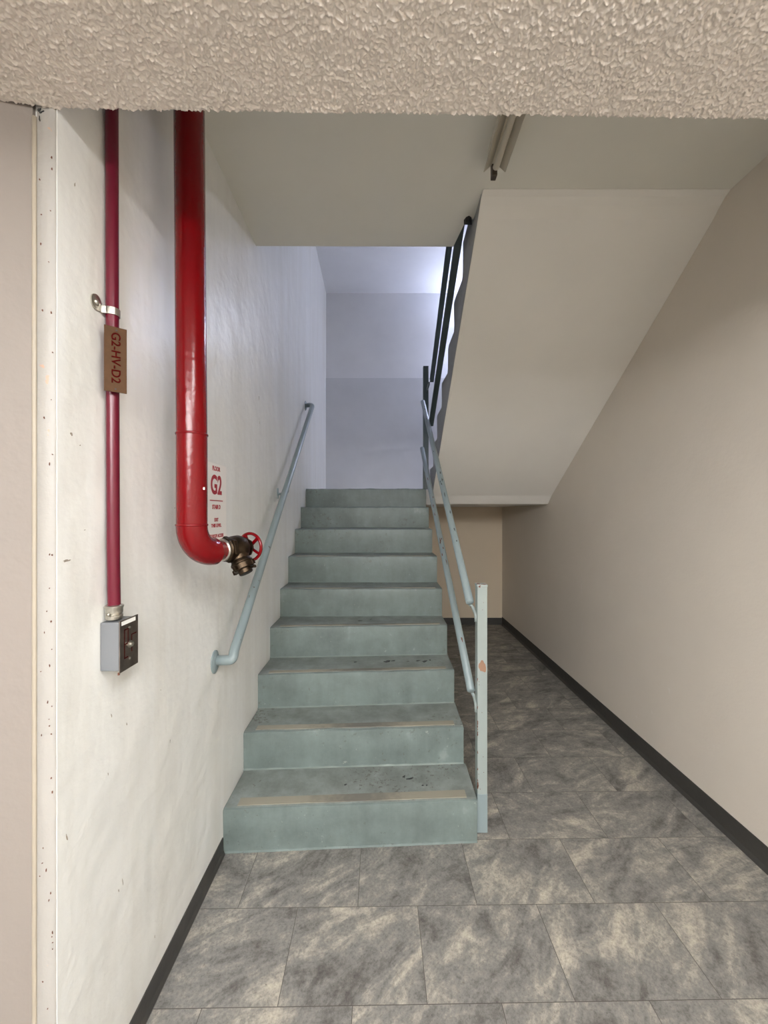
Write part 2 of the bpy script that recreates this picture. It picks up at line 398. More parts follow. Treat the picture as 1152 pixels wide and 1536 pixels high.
# right wall, back wall (lower, tan) and the pale wall above the landing
bm = bmesh.new(); prism_z(bm, [(RIGHT, -6.7), (RIGHT, 1.7), (1.586, BACK), (1.586, BACK+.1), (RIGHT+.15, BACK+.1), (RIGHT+.15, -6.7)], 0, TOP+.1)
struct(obj('wall_right', bm, M['taupe_wall']))
bm = bmesh.new(); box(bm, -.79, 1.586, BACK, BACK+.1, 0, 1.66); struct(obj('wall_back', bm, M['back_tan']))
bm = bmesh.new()
prism_x(bm, [(BACK, 3.32), (BACK, TOP+.1), (BACK+.1, TOP+.1), (BACK+.1, 3.32)], -.79, 1.586)
struct(obj('wall_back_upper', bm, M['upper_wall']))
bm = bmesh.new()
prism_x(bm, [(BACK-.02, 1.735), (BACK-.02, 3.32), (BACK+.1, 3.32), (BACK+.1, 1.735)], -.79, 1.586)
struct(obj('wall_landing', bm, M['lower_pour']))
# ceilings
bm = bmesh.new()
prism_z(bm, [(-.73, EDGE-.01), (-.73, 2.245), (.386, 2.25), (.418, 2.04), (.455, 2.04), (.455, 1.85), (RIGHT, 1.85), (RIGHT, EDGE-.01)], CEIL, CEIL+.08)
struct(obj('ceiling_stairwell', bm, M['stair_ceiling']))
bm = bmesh.new(); box(bm, -.79, RIGHT, EDGE, BACK, TOP, TOP+.1); struct(obj('ceiling_upper', bm, M['upper_wall']))

# foyer ceiling: real splatter texture near the opening
def pgrid(seed, n=256):
    g = np.random.RandomState(seed).rand(n, n)*2*np.pi; return np.cos(g), np.sin(g)
def perlin(x, y, seed):
    gx, gy = pgrid(seed); n = gx.shape[0]
    xi = np.floor(x).astype(int); yi = np.floor(y).astype(int); xf = x-xi; yf = y-yi
    u = xf**3*(xf*(xf*6-15)+10); v = yf**3*(yf*(yf*6-15)+10)
    def d(i, j):
        a = (xi+i) % n; b = (yi+j) % n; return gx[a, b]*(xf-i) + gy[a, b]*(yf-j)
    return (d(0,0)*(1-u)+d(1,0)*u)*(1-v) + (d(0,1)*(1-u)+d(1,1)*u)*v
def edge_y(x): return np.where(x < -.715, .870+.17*(x+.715), .870+.0142*(x+.715))
NX, NY = 1300, 170
X = np.linspace(-.98, .98, NX)[None, :].repeat(NY, 0)
T = np.linspace(0, 1, NY)[:, None].repeat(NX, 1)
EY = edge_y(X)
Y = .62 + (EY-.62)*T
wx = perlin(X*60, Y*60, 5)*.006; wy = perlin(X*60+40, Y*60+9, 6)*.006
def sm(a, b, x): t = np.clip((x-a)/(b-a), 0, 1); return t*t*(3-2*t)
h = sm(.0, .17, perlin((X+wx)/.0095, (Y+wy)/.0095, 1))*.0027
h += sm(.0, .25, perlin((X+wy)/.0050, (Y+wx)/.0050, 2))*.0017
h += perlin(X/.0026, Y/.0026, 3)*.0009 + perlin(X/.05, Y/.05, 4)*.002
Z = FCEIL - h + .001
fade = np.clip((T-.0)/.03, 0, 1); Z = FCEIL+.0 - (FCEIL-Z)*fade
# ragged drips over the edge
Yd = Y + np.where(T > .985, perlin(X/.009, X*0+.3, 8)*.004, 0)
rows = [np.stack([X, Yd, Z], -1)]
last = rows[0][-1].copy(); skirt = last.copy(); skirt[:, 2] = FCEIL+.09; skirt[:, 1] = EY[-1]-.002
V = np.concatenate([rows[0], skirt[None]], 0)
ny = V.shape[0]
idx = np.arange(ny*NX).reshape(ny, NX)
F = np.stack([idx[:-1, :-1], idx[1:, :-1], idx[1:, 1:], idx[:-1, 1:]], -1).reshape(-1, 4)
me = bpy.data.meshes.new('ceiling'); me.vertices.add(V.shape[0]*NX); me.vertices.foreach_set('co', V.reshape(-1).astype(np.float32))
me.loops.add(F.size); me.loops.foreach_set('vertex_index', F.reshape(-1).astype(np.int32))
me.polygons.add(len(F)); me.polygons.foreach_set('loop_start', np.arange(0, F.size, 4, dtype=np.int32))
me.update(calc_edges=True); me.validate()
ceil = struct(link('ceiling', me, M['popcorn'], smooth=True))
k = NT('textured_ceiling_far'); v = k.coords(); nn = k.noise(v, 80, 3, .6)
k.b.inputs['Base Color'].default_value = srgb(226,213,198)
bp = k.n('ShaderNodeBump'); bp.inputs['Distance'].default_value = .004; k.l(nn.outputs[0], bp.inputs['Height']); k.l(bp.outputs[0], k.b.inputs['Normal'])
bm = bmesh.new()
box(bm, -3.4, RIGHT, -6.6, .622, FCEIL, FCEIL+.06)
box(bm, -3.4, -.978, .622, .80, FCEIL, FCEIL+.06)
box(bm, .978, RIGHT, .622, .893, FCEIL, FCEIL+.06)
struct(obj('ceiling_foyer', bm, k.m))
# base boards
def cove(prof_h, toe):
    return [(0, prof_h), (.004, prof_h), (.005, .02), (toe, .004), (toe, 0), (0, 0)]
bm = bmesh.new()
pr = cove(.076, .012)
a = [bm.verts.new((-.713+d, EDGE+.002, z)) for d, z in pr]; b = [bm.verts.new((-.713+d, 1.757, z)) for d, z in pr]
bm.faces.new(a); bm.faces.new(b[::-1])
for i in range(6): bm.faces.new((a[i], b[i], b[(i+1) % 6], a[(i+1) % 6]))
struct(obj('baseboard_left', bm, M['base']))
bm = bmesh.new(); pr = cove(.104, .016)
a = [bm.verts.new((RIGHT-d, -6.6, z)) for d, z in pr]; b = [bm.verts.new((RIGHT-d, 1.7, z)) for d, z in pr]; c = [bm.verts.new((1.586-d, BACK, z)) for d, z in pr]
bm.faces.new(a); bm.faces.new(c[::-1])
for p, q in ((a, b), (b, c)):
    for i in range(6): bm.faces.new((p[i], q[i], q[(i+1) % 6], p[(i+1) % 6]))
struct(obj('baseboard_right', bm, M['base']))
bm = bmesh.new(); prism_x(bm, [(BACK-d, z) for d, z in cove(.09, .014)], -.79, 1.58)
struct(obj('baseboard_back', bm, M['base']))

# ------------------------------------------------------------------ lower flight
ZT = [.194, .388, .582, .776, .971, 1.172, 1.370, 1.556, 1.735]
DL = [1.763, 2.030, 2.275, 2.535, 2.795, 3.050, 3.300, 3.554, 3.806]     # nosing at the wall
DR = [1.822, 2.085, 2.345, 2.595, 2.815, 3.050, 3.300, 3.554, 3.806]     # nosing at the open side
XR = [.422, .412, .408, .405, .404, .400, .393, .393, .393]
ORD = ['bottom', 'second', 'third', 'fourth', 'fifth', 'sixth', 'seventh', 'eighth', 'top']
stairs = tag(empty('staircase', (-.15, 1.8, 0)), 'grey-green painted concrete flight of nine steps rising between wall rail and newel posts', 'staircase')
def under(d): return max(0.0, (d-2.25)*.77)
steps = []
for i in range(9):
    zb0 = 0 if i == 0 else ZT[i-1]
    NS = 60; bm = bmesh.new(); slices = []
    for s in range(NS+1):
        t = s/NS
        front = DL[i]+(DR[i]-DL[i])*t; zt = ZT[i]; zr = zb0
        nx = (DL[i+1]+(DR[i+1]-DL[i+1])*t) if i < 8 else 4.0
        xl = wall_x(front); x = xl+(XR[i]-xl)*t
        nz = lambda a, f, k: noise.noise(Vector((x*f, i*7.3+k, k)))*a
        e1 = nz(.004, 7, 1)+nz(.0016, 38, 2); e2 = nz(.003, 5, 3)+nz(.0014, 30, 4); w = nz(.005, 2.5, 5)
        # profile: foot of riser, riser, soft nosing, tread, back; underside
        pr = [(front-.003+w*.3+nz(.002, 25, 11), zr+.001), (front+.0035+w*.35, zr+.006+nz(.004, 30, 9)), (front+.003+w*.35+nz(.0012, 12, 7), zr+(zt-zr)*.5), (front+.001+e2, zt-.014), (front+.003+e2*.7, zt-.005+e1*.6), (front+.010+e2*.3, zt-.0005+e1),
              (front+.028, zt+e1*.5), (nx-.03, zt), (nx+.002, zt+.002)]
        b = under(nx); zf = under(front)
        pr += [(nx+.002, min(b, zt-.05)), (front+.006, min(zf, zr))] if i else [(nx+.002, 0), (front+.012, 0)]
        if i == 0: pr[-1] = (front+.012, -.0)
        slices.append([bm.verts.new((x, y, z)) for y, z in pr])
    m = len(slices[0])
    for a, b in zip(slices, slices[1:]):
        for q in range(m):
            try:
                f = bm.faces.new((a[q], b[q], b[(q+1) % m], a[(q+1) % m])); f.material_index = 1 if q in (5, 6, 7) else (2 if (q == 0 and i > 0) else 0); f.smooth = True
            except ValueError: pass
    bm.faces.new(slices[0]); bm.faces.new(slices[-1][::-1])
    bmesh.ops.remove_doubles(bm, verts=bm.verts, dist=1e-6)
    st = obj('step', bm, [M['step'], M['tread'], M['seam']], stairs, angle=36)
    st['label'] = ORD[i] + ' step of the lower flight'
    steps.append(st)
    # worn grip strip near the nosing
    if i < 6:
        bm = bmesh.new(); xs0 = wall_x(DL[i])+.055; xs1 = XR[i]-.045
        off = .020 if i < 4 else .016; wd = [.047, .040, .032, .026, .020, .018][i]
        N = 50; top = []; 
        for s in range(N+1):
            t = s/N; x = xs0+(xs1-xs0)*t; tt = (x-wall_x(DL[i]))/(XR[i]-wall_x(DL[i])); f = DL[i]+(DR[i]-DL[i])*tt
            j = noise.noise(Vector((x*25, i, 2)))*.0015; j2 = noise.noise(Vector((x*25, i, 8)))*.0015
            top.append([bm.verts.new(c) for c in ((x, f+off+j, ZT[i]+.0026), (x, f+off+wd+j2, ZT[i]+.0026), (x, f+off+wd+j2, ZT[i]-.003), (x, f+off+j, ZT[i]-.003))])
        for a, b in zip(top, top[1:]):
            for q in range(4): bm.faces.new((a[q], b[q], b[(q+1) % 4], a[(q+1) % 4]))
        bm.faces.new(top[0]); bm.faces.new(top[-1][::-1])
        obj('grip_strip', bm, M['tape'], st)['label'] = 'worn tan anti-slip strip'
def floorpt(u, v, z):            # where a point at height z stands
    y = (EYE-z)*600/(v-770); return ((u-577)*y/600, y, z)
def stain(i, spots):
    for s, (u, v, a, b) in enumerate(spots):
        spot('stain', M['stain'], steps[i], floorpt(u, v, ZT[i]+.0015), (1, .2, 0), (0, 1, 0), a, b, s+i*10, 18, .0012, .5, label='black spot')
stain(0, [(606, 1165, .008, .006), (615, 1168, .014, .005), (518, 1177, .006, .004), (634, 1178, .004, .004), (640, 1178, .003, .004)])
stain(2, [(581, 992, .020, .012), (590, 991, .010, .007), (627, 991, .012, .007), (637, 992, .015, .012), (645, 990, .007, .007), (612, 992, .006, .003), (533, 993, .010, .004)])
stain(3, [(540, 931, .014, .006), (556, 929, .007, .004)])
at(stairs)

WR = bpy.data.objects['wall_right']
for i, (u_, v_, a_, b_, tilt) in enumerate(((955, 1075, .006, .006, 0), (978, 1068, .004, .012, .2), (1004, 1036, .008, .014, .4), (873, 880, .005, .07, 0), (874, 940, .005, .05, 0), (1070, 1118, .004, .004, 0), (859, 1008, .005, .008, 0))):
    y_ = 1.6*600/(u_-577)
    xr_ = RIGHT if y_ < 1.7 else RIGHT-(y_-1.7)*(RIGHT-1.586)/(BACK-1.7)
    spot('scuff', M['scuff_pale'], WR, (xr_, y_, EYE+(770-v_)*y_/600), (0, -1, tilt), (0, tilt, 1), a_, b_, i+400, 16, .0006, .5, label='pale filled spot in the taupe paint')
# landing between the flights
bm = bmesh.new(); prism_z(bm, [(wall_x(4.0), 4.002), (wall_x(BACK), BACK-.02), (1.586, BACK-.02), (1.59, 4.002)], 1.586, 1.735)
tag(obj('stair_landing', bm, [M['soffit']]), 'concrete landing slab behind the top step, cream painted underneath', 'landing')

# ------------------------------------------------------------------ upper flight, seen from below
up = tag(empty('staircase', (1.0, 4.0, 1.735)), 'upper concrete flight with smooth cream sloping underside above the passage', 'staircase')
prof = [(1.852, 3.078), (2.205, 3.075), (2.315, 3.066), (2.325, 2.90), (2.345, 2.868), (2.60, 2.884), (2.625, 2.872), (2.607, 2.72), (2.62, 2.688), (2.83, 2.69), (2.862, 2.672), (2.872, 2.54), (2.89, 2.512),
        (3.16, 2.53), (3.187, 2.515), (3.172, 2.39), (3.19, 2.345), (3.44, 2.345), (3.47, 2.33), (3.46, 2.16), (3.48, 2.145), (3.72, 2.145), (3.74, 2.13), (3.73, 1.96), (3.75, 1.94), (3.98, 1.94), (4.0, 1.93), (4.0, 1.588),
        (3.94, 1.586)]
# underside: short curve where it leaves the ceiling, then the straight slope
und = [(3.90, 1.592)]
for s in range(1, 25):
    y = 3.90 - (3.90-1.95)*s/24; und.append((y, 3.0 - (y-1.85)*(3.0-1.586)/(3.94-1.85)))
und += [(1.91, 2.968), (1.88, 2.988), (1.852, 3.0)]
bm = bmesh.new(); prism_x(bm, prof+und, .456, 1.588)
for v in bm.verts:
    if v.co.x > 1: v.co.x = RIGHT-max(0, v.co.y-1.7)*(RIGHT-1.586)/(BACK-1.7)-.0003
obj('flight_slab', bm, [M['soffit']], up)
# the raw grey side face with its wavy stepped edge
bm = bmesh.new(); prism_x(bm, [(y, z) for y, z in prof[:-2]] + [(3.94, 1.60)] + [(y, z+.012) for y, z in und], .4535, .4575)
obj('flight_side', bm, [M['flight_side']], up)['label'] = 'rough grey side face with wavy stepped edge'
# folded paint drip line along the lower left edge of the soffit
bm = bmesh.new()
tube(bm, [(.475 + noise.noise(Vector((y*.3, 0, 1)))*.004, 2.15+y*.03, 3.0-(2.15+y*.03-1.85)*.6766-.0006) for y in range(58)], .0014, 6)
obj('paint_ridge', bm, M['soffit'], up)
at(up)

# ------------------------------------------------------------------ left wall handrail
def flange(bm, c, axis, r, t=.006):
    lathe(bm, c, axis, [(0, r), (t*.6, r), (t, r*.85), (t, r*.6)], 28)
hr = tag(empty('handrail', (-.713, 1.68, .884)), 'grey-green tubular wall handrail running up the left wall of the lower flight', 'handrail')
bm = bmesh.new()
x0 = -.640; p1 = (x0, 1.70, .92); p2 = (-.668, 3.715, 2.507)
tube(bm, bend([(-.711, 1.675, .884), (x0+.002, 1.68, .884), (x0, 1.70, .915), p2, (wall_x(3.78)+.002, 3.78, 2.52)], .06, 10), .0205, 24)
obj('rail', bm, M['rail'], hr, smooth=True)
for y, z, r in ((1.675, .878, .036), (3.78, 2.517, .034)):
    bm = bmesh.new(); lathe(bm, (wall_x(y), y, z), (1, 0, 0), [(0, r*.7), (.0, r), (.005, r), (.009, r*.8), (.013, r*.62)], 28)
    # slightly tall plate
    for v in bm.verts: v.co.z = z + (v.co.z-z)*1.35
    f = obj('flange', bm, M['rail'], hr, smooth=True, angle=40)
    for s in (-1, 1):
        bm = bmesh.new(); lathe(bm, (wall_x(y)+.004, y, z+s*r*1.05), (1, 0, 0), [(0, .005), (.003, .005), (.004, .003)], 12)
        obj('screw', bm, M['steel'], f, smooth=True)
bm = bmesh.new(); yb = 2.72; zb = .905+(yb-1.69)*.787
box(bm, wall_x(yb), wall_x(yb)+.006, yb-.018, yb+.018, zb-.115, zb-.045, .002)
tube(bm, bend([(wall_x(yb)+.004, yb, zb-.085), (-.66, yb, zb-.08), (-.655, yb, zb-.012)], .02, 6), .0075, 12)
obj('bracket', bm, M['rail'], hr, smooth=True, angle=40)
at(hr)

# ------------------------------------------------------------------ guard rail on the open side of the lower flight
gr = tag(empty('stair_railing', (.457, 1.898, 0)), 'pale grey-green two-rail guard with chipped newel post at the bottom of the flight', 'railing')
bm = bmesh.new(); box(bm, .4345, .4815, 1.875, 1.922, .052, 1.160, .003)
post = obj('newel_post', bm, M['post'], gr)
bm = bmesh.new(); box(bm, .4335, .4825, 1.874, 1.923, .002, .185, .003)
obj('post_base', bm, M['rail'], gr)['label'] = 'lower end of the post overpainted in step colour'
bm = bmesh.new(); box(bm, .4325, .4835, 1.873, 1.924, 1.152, 1.166, .004)
box(bm, .455, .473, 1.89, 1.90, 1.164, 1.1685, .002)
cp = obj('post_cap', bm, M['post'], gr)
for a_ in (((.443, 1.893, 1.1662), (1, 0, 0), (0, 1, 0), .007, .012, 3, 16, .001, .6), ((.466, 1.88, 1.1665), (1, 0, 0), (0, 1, 0), .010, .006, 5, 16, .001, .6),
           ((.4445, 1.873, 1.1575), (1, 0, 0), (0, 0, 1), .006, .004, 6, 14, .0008, .6)): spot('rust_spot', M['rust'], cp, *a_)
bm = bmesh.new(); blob(bm, (.458, 1.875, .782), (1, 0, 0), (0, 0, 1), .0165, .027, 11, 26, .0008, .25)
obj('paint_chip', bm, M['chip'], post)['label'] = 'tan patch where paint came off the post'
rr = random.Random(9)
for i in range(16): spot('rust_spot', M['rust'], post, (.4352+rr.random()*.001, 1.8748, rr.uniform(.46, .60) if i < 11 else rr.uniform(.2, 1.1)), (1, 0, 0), (0, 0, 1), .0018, rr.uniform(.003, .008), i, 12, .0006, .5)
spot('rust_spot', M['rust'], post, (.437, 1.8748, .225), (1, 0, 0), (0, 0, 1), .004, .014, 77, 14, .0006, .5)
for i in range(9): spot('rust_spot', M['rust'], post, (rr.uniform(.44, .478), 1.8748, rr.uniform(.2, 1.12)), (1, 0, 0), (0, 0, 1), .0014, .0016, 40+i, 10, .0006, .5)
for k_, (a, b) in enumerate((((.412, 1.935, 1.070), (.357, 3.745, 2.545)), ((.418, 1.935, .643), (.351, 3.745, 2.108)))):
    bm = bmesh.new(); A = Vector(a); B = Vector(b); d = (B-A).normalized()
    # closed, slightly rounded tube ends
    tube(bm, [A-d*.004, A, A+(B-A)*.5, B, B+d*.004], [.0155, .0195, .0195, .0195, .0155], 22)
    rl = obj('rail', bm, M['rail'], gr, smooth=True)
    rl['label'] = ('upper' if k_ == 0 else 'lower') + ' sloping rail'
    bm = bmesh.new()      # bent strap that ties the rail end to the post
    tube(bm, bend([A+Vector((.004, .02, -.012)), A+Vector((.016, .004, -.028)), Vector((.434, 1.899, A.z-.052)), Vector((.4345, 1.899, A.z-.085))], .012, 5), .0085, 10)
    obj('strap', bm, M['post'], rl, smooth=True)
    sd = random.Random(k_+5)
    for i in range(13):
        t = sd.uniform(.03, .95) if i > 5 else .42+sd.uniform(-.06, .06)
        c = A+(B-A)*t; nrm = Vector((-.15, -.75, .35)).normalized(); nrm = (nrm - d*nrm.dot(d)).normalized()
        side = d.cross(nrm); ang = sd.uniform(-.5, .5); nr = nrm*math.cos(ang)+side*math.sin(ang); tv = d.cross(nr)
        spot('paint_chip', M['rust'] if k_ else M['stain'], rl, c+nr*.0196, tv, d, .003, sd.uniform(.006, .02), i*3+k_, 14, .0006, .5)
# upper newel post standing at the edge of the landing
bm = bmesh.new(); box(bm, .372, .4235, 3.85, 3.901, 1.735, 2.915, .003)
obj('newel_post', bm, M['dark_rail'], gr)['label'] = 'dark newel post at the landing edge'
bm = bmesh.new(); box(bm, .371, .4245, 3.849, 3.902, 2.908, 2.921, .005)
obj('post_cap', bm, M['dark_rail'], gr)
for p_ in ([(.360, 3.74, 2.53), (.378, 3.855, 2.55)], [(.354, 3.74, 2.095), (.378, 3.855, 2.11)]):
    bm = bmesh.new(); tube(bm, p_, .009, 10); obj('connector', bm, M['dark_rail'], gr, smooth=True)
at(gr)

# railing of the upper flight, rising towards the camera through the slot in the ceiling
ur = tag(empty('stair_railing', (.41, 3.45, 2.26)), 'dark two-bar railing climbing beside the wavy edge of the upper flight', 'railing')
def barpt(u, v, y): return Vector(((u-577)*y/600, y, EYE+(770-v)*y/600))
def bar(p, q, w, hgt, name, ext=0):
    d = (q-p).normalized(); q = q+d*ext; s = Vector((1, 0, 0)); s = (s-d*s.dot(d)).normalized(); u = d.cross(s)
    bm = bmesh.new(); obox(bm, (p+q)/2, s, d, u, w, (q-p).length, hgt, .003); return obj(name, bm, M['dark_rail'], ur)
a1 = barpt(647.5, 571, 3.42); a2 = barpt(673.5, 371, 2.45)
bar(a1, a2, .027, .030, 'rail', .3)['label'] = 'upper bar'
b1 = barpt(646.5, 637, 3.50); b2 = barpt(685, 378, 2.30)
bar(b1, b2, .033, .030, 'rail', .25)['label'] = 'lower bar'
bm = bmesh.new()
for p in (a1, ):
    obox(bm, p+Vector((-.022, .06, -.028)), Vector((1,0,0)), Vector((0,1,0)), Vector((0,0,1)), .012, .14, .03, .002)
obj('connector', bm, M['dark_rail'], ur)
bm = bmesh.new(); prism_z(bm, [(.405, 2.045), (.412, 2.025), (.425, 2.015), (.440, 2.027), (.446, 2.045)], 2.975, 3.07)
obj('bracket', bm, M['black'], ur)['label'] = 'black bracket at the end of the ceiling slot'
at(ur)

# ------------------------------------------------------------------ red standpipe with hose valve
sp = tag(empty('standpipe', (-.598, 1.24, 1.37)), 'thick glossy red fire standpipe ending in an elbow and brass hose valve', 'pipe')
PX, PY, PR, PZ = -.5975, 1.24, .0440, 1.375
d = Vector((.36, .933, 0)).normalized(); up3 = Vector((0, 0, 1))
bm = bmesh.new(); tube(bm, [(PX-.010, PY, 2.999), (PX-.004, PY, 2.2), (PX, PY, 1.744)], PR, 40)
obj('riser_pipe', bm, M['red'], sp, smooth=True, angle=50)
bm = bmesh.new(); tube(bm, [(PX, PY, 1.744), (PX, PY, 1.462)], PR*1.012, 40)
obj('pipe_section', bm, M['red'], sp, smooth=True, angle=50)
for z in (1.744, 1.464):
    bm = bmesh.new(); lathe(bm, (PX, PY, z-.004), up3, [(0, PR), (.001, PR*1.05), (.004, PR*1.075), (.007, PR*1.05), (.008, PR)], 40)
    obj('weld_ring', bm, M['red'], sp, smooth=True)
bm = bmesh.new(); RE = .085; path = []; 
for s in range(19):
    a = math.pi/2*s/18
    path.append(Vector((PX, PY, PZ+RE)) + d*(RE*(1-math.cos(a))) - up3*(RE*math.sin(a)))
path = [Vector((PX, PY, 1.464))]+path
tube(bm, path, PR*1.02, 40)
obj('elbow', bm, M['red'], sp, smooth=True, angle=50)
E = path[-1]
bm = bmesh.new(); lathe(bm, E-d*.004, d, [(0, PR*1.0), (.006, PR*1.03), (.010, PR*.8), (.012, .0335), (.052, .0325), (.054, .02)], 36)
obj('reducer', bm, M['red'], sp, smooth=True, angle=40)
# brass valve
vb = bmesh.new()
lathe(vb, E+d*.046, d, [(0, .024), (.001, .037), (.006, .041), (.012, .041), (.016, .036), (.03, .036), (.045, .045), (.07, .047), (.09, .040), (.10, .030), (.112, .027), (.12, .018), (.135, .016)], 36)
C0 = E+d*.105
o_dir = (-up3*math.cos(R(30)) + Vector((d.y, -d.x, 0))*math.sin(R(30))).normalized()
lathe(vb, C0, o_dir, [(0, .034), (.03, .034), (.045, .032), (.052, .036), (.057, .036), (.06, .031), (.066, .031)], 36)
body = obj('valve_body', vb, M['brass'], sp, smooth=True, angle=35)
bm = bmesh.new(); lathe(bm, E+d*.058, d, [(0, .034), (0, .045), (.004, .047), (.016, .047), (.02, .045), (.02, .034)], 6)
obj('hex_collar', bm, M['brass'], body)
bm = bmesh.new(); lathe(bm, E+d*.036, d, [(0, .030), (.001, .0365), (.004, .0385), (.008, .0385), (.010, .034)], 36)
obj('sealing_ring', bm, M['steel'], body, smooth=True)['label'] = 'pale sealing compound ring at the valve thread'
bm = bmesh.new()     # bonnet flange seen end on, with bolts
lathe(bm, E+d*.150, d, [(0, .02), (.002, .036), (.010, .036), (.014, .022)], 8)
obj('bonnet_nut', bm, M['brass'], body)
W = E+d*.182; px = Vector((d.y, -d.x, 0)); RW = .050
bm = bmesh.new(); ring = [W+px*(RW*math.cos(a))+up3*(RW*math.sin(a)) for a in [2*math.pi*i/48 for i in range(48)]]
rg = []
for i, c in enumerate(ring):
    rad = (c-W).normalized(); rg.append([bm.verts.new(c+rad*(.0058*math.cos(b))+d*(.0058*math.sin(b))) for b in [2*math.pi*k/12 for k in range(12)]])
for i in range(48):
    A_, B_ = rg[i], rg[(i+1) % 48]
    for k in range(12): bm.faces.new((A_[k], A_[(k+1) % 12], B_[(k+1) % 12], B_[k]))
for i in range(5):
    a = 2*math.pi*i/5+.75; v = px*math.cos(a)+up3*math.sin(a); tv = d.cross(v)
    obox(bm, W+v*(RW*.55)-d*.002, v, tv, d, RW*.85, .009, .006, .001)
lathe(bm, W-d*.008, d, [(0, .010), (.004, .014), (.012, .014), (.016, .008)], 20)
obj('handwheel', bm, M['red'], body, smooth=True, angle=40)['label'] = 'red five-spoke handwheel'
bm = bmesh.new(); c1 = C0+o_dir*.052
lathe(bm, c1, o_dir, [(0, .030), (.001, .037), (.004, .0385), (.008, .0385), (.010, .035), (.012, .035), (.028, .035), (.030, .033), (.030, .024), (.044, .024), (.046, .022)], 36)
for s in (-1, 1):
    q = o_dir.cross(d).normalized(); obox(bm, c1+o_dir*.022+q*s*.038, q, d, o_dir, .018, .012, .012, .002)
    qq = d; obox(bm, c1+o_dir*.022+qq*s*.038, qq, q, o_dir, .016, .012, .012, .002)
tube(bm, [c1+o_dir*.036+q*.026, c1+o_dir*.040+q*.041], .0035, 8)
lathe(bm, c1+o_dir*.040+q*.041, q, [(0, .004), (.002, .006), (.005, .006), (.007, .003)], 10)
obj('hose_cap', bm, M['brass'], body, smooth=True, angle=35)['label'] = 'tarnished brass outlet cap with lugs'
bm = bmesh.new(); box(bm, PX+.0425, PX+.047, PY-.018, PY-.014, 1.572, 1.580, .001)
obj('paper_scrap', bm, M['white'], sp)
at(sp)

# ------------------------------------------------------------------ conduit, its clamp, tag and box
CX, CY = -.692, 1.022
cond = tag(empty('conduit', (CX, CY, 1.24)), 'thin dark red conduit running down the left wall to the grey box', 'pipe')
bm = bmesh.new(); tube(bm, bend([(CX-.006, CY, 2.999), (CX-.004, CY, 2.1), (CX-.001, CY, 1.38), (CX+.001, CY, 1.262)], .05, 5), .0145, 24)
obj('tube', bm, M['conduit'], cond, smooth=True, angle=50)
bm = bmesh.new(); lathe(bm, (CX+.001, CY, 1.231), up3, [(0, .012), (0, .0185), (.003, .0195), (.010, .0195), (.012, .0175), (.014, .0175), (.016, .0195), (.026, .0195), (.030, .0215), (.034, .0215), (.036, .018), (.036, .0148)], 28)
obj('connector', bm, M['steel'], cond, smooth=True, angle=30)
bm = bmesh.new(); tube(bm, [(CX+.001, CY-.020, 1.246), (CX+.001, CY-.0245, 1.246)], .004, 10)
obj('screw', bm, M['steel'], cond, smooth=True)
at(cond)
cl = tag(empty('pipe_clamp', (-.713, CY, 2.01)), 'small galvanised one-hole pipe strap holding the thin conduit to the wall', 'clamp')
bm = bmesh.new(); pth = []
zc = 2.012; n = 16
inner = []
for i in range(n+1):
    a = R(-100)+R(200)*i/n      # half round hugging the conduit, open to the wall
    inner.append((CX-.004+.0162*math.cos(a), CY+.0162*math.sin(a)))
inner = [(-.7115, CY-.022)] + inner
out = [(x+(x-CX)*.12, y+(y-CY)*.12) for x, y in inner]
poly = inner+out[::-1]
a = [bm.verts.new((x, y, zc-.009)) for x, y in poly]; b = [bm.verts.new((x, y, zc+.009)) for x, y in poly]; m = len(poly); h_ = m//2
for i in range(m): bm.faces.new((a[i], a[(i+1) % m], b[(i+1) % m], b[i]))
for i in range(h_-1):
    bm.faces.new((a[i], a[i+1], a[m-2-i], a[m-1-i])); bm.faces.new((b[i], b[i+1], b[m-2-i], b[m-1-i]))
obj('strap', bm, M['steel'], cl)
bm = bmesh.new(); lathe(bm, (-.7125, CY-.036, zc+.008), (1, 0, 0), [(0, .018), (.003, .018), (.004, .016)], 24)
for v in bm.verts: v.co.z = zc+.008+(v.co.z-zc-.008)*1.1
box(bm, -.7125, -.7085, CY-.04, CY-.014, zc-.009, zc+.009, .001)
ear = obj('ear', bm, M['steel'], cl, smooth=True, angle=30)
bm = bmesh.new(); lathe(bm, (-.709, CY-.036, zc+.008), (1, 0, 0), [(0, .009), (.002, .009), (.005, .006), (.006, .002)], 16)
obj('screw', bm, M['steel'], ear, smooth=True)
at(cl)
# stamped tag hung on the conduit
tl = Vector((-.692, .986, 1.966)); tr = Vector((-.655, 1.016, 1.960))
tr.z = tl.z; ex = (tr-tl).normalized(); wd = (tr-tl).length; ez = up3.copy(); en = ex.cross(ez)   # en points to the viewer
H_ = .163; cc = (tl+tr)/2 - ez*H_/2
tg = tag(empty('pipe_tag', cc), 'narrow copper plate stamped G2-HV-D2 hanging on the thin red conduit', 'tag')
bm = bmesh.new(); obox(bm, cc, ex, ez, en, wd, H_, .0016, .0005)
pl = obj('plate', bm, M['copper'], tg)
m3 = Matrix((-ez, ex, en)).transposed()     # reads downwards
text_mesh('G2-HV-D2', .0195, m3, cc+en*.0014+ez*.004+ex*.001, M['markred'], 'lettering', tg, width=.126, bold=.012, depth=.0005)
for s in (1, -1):
    bm = bmesh.new(); lathe(bm, cc+ez*s*(H_/2-.008)+ex*(0 if s < 0 else .002)+en*.0005, en, [(0, .002), (.0012, .002)], 12)
    obj('hole', bm, M['black'], tg)
bm = bmesh.new(); lathe(bm, cc+ez*(H_/2-.008)+Vector((0, .0, 0)), (0, 1, .0), [(0, .0015), (.018, .0015)], 8)
obj('wire', bm, M['conduit'], tg)
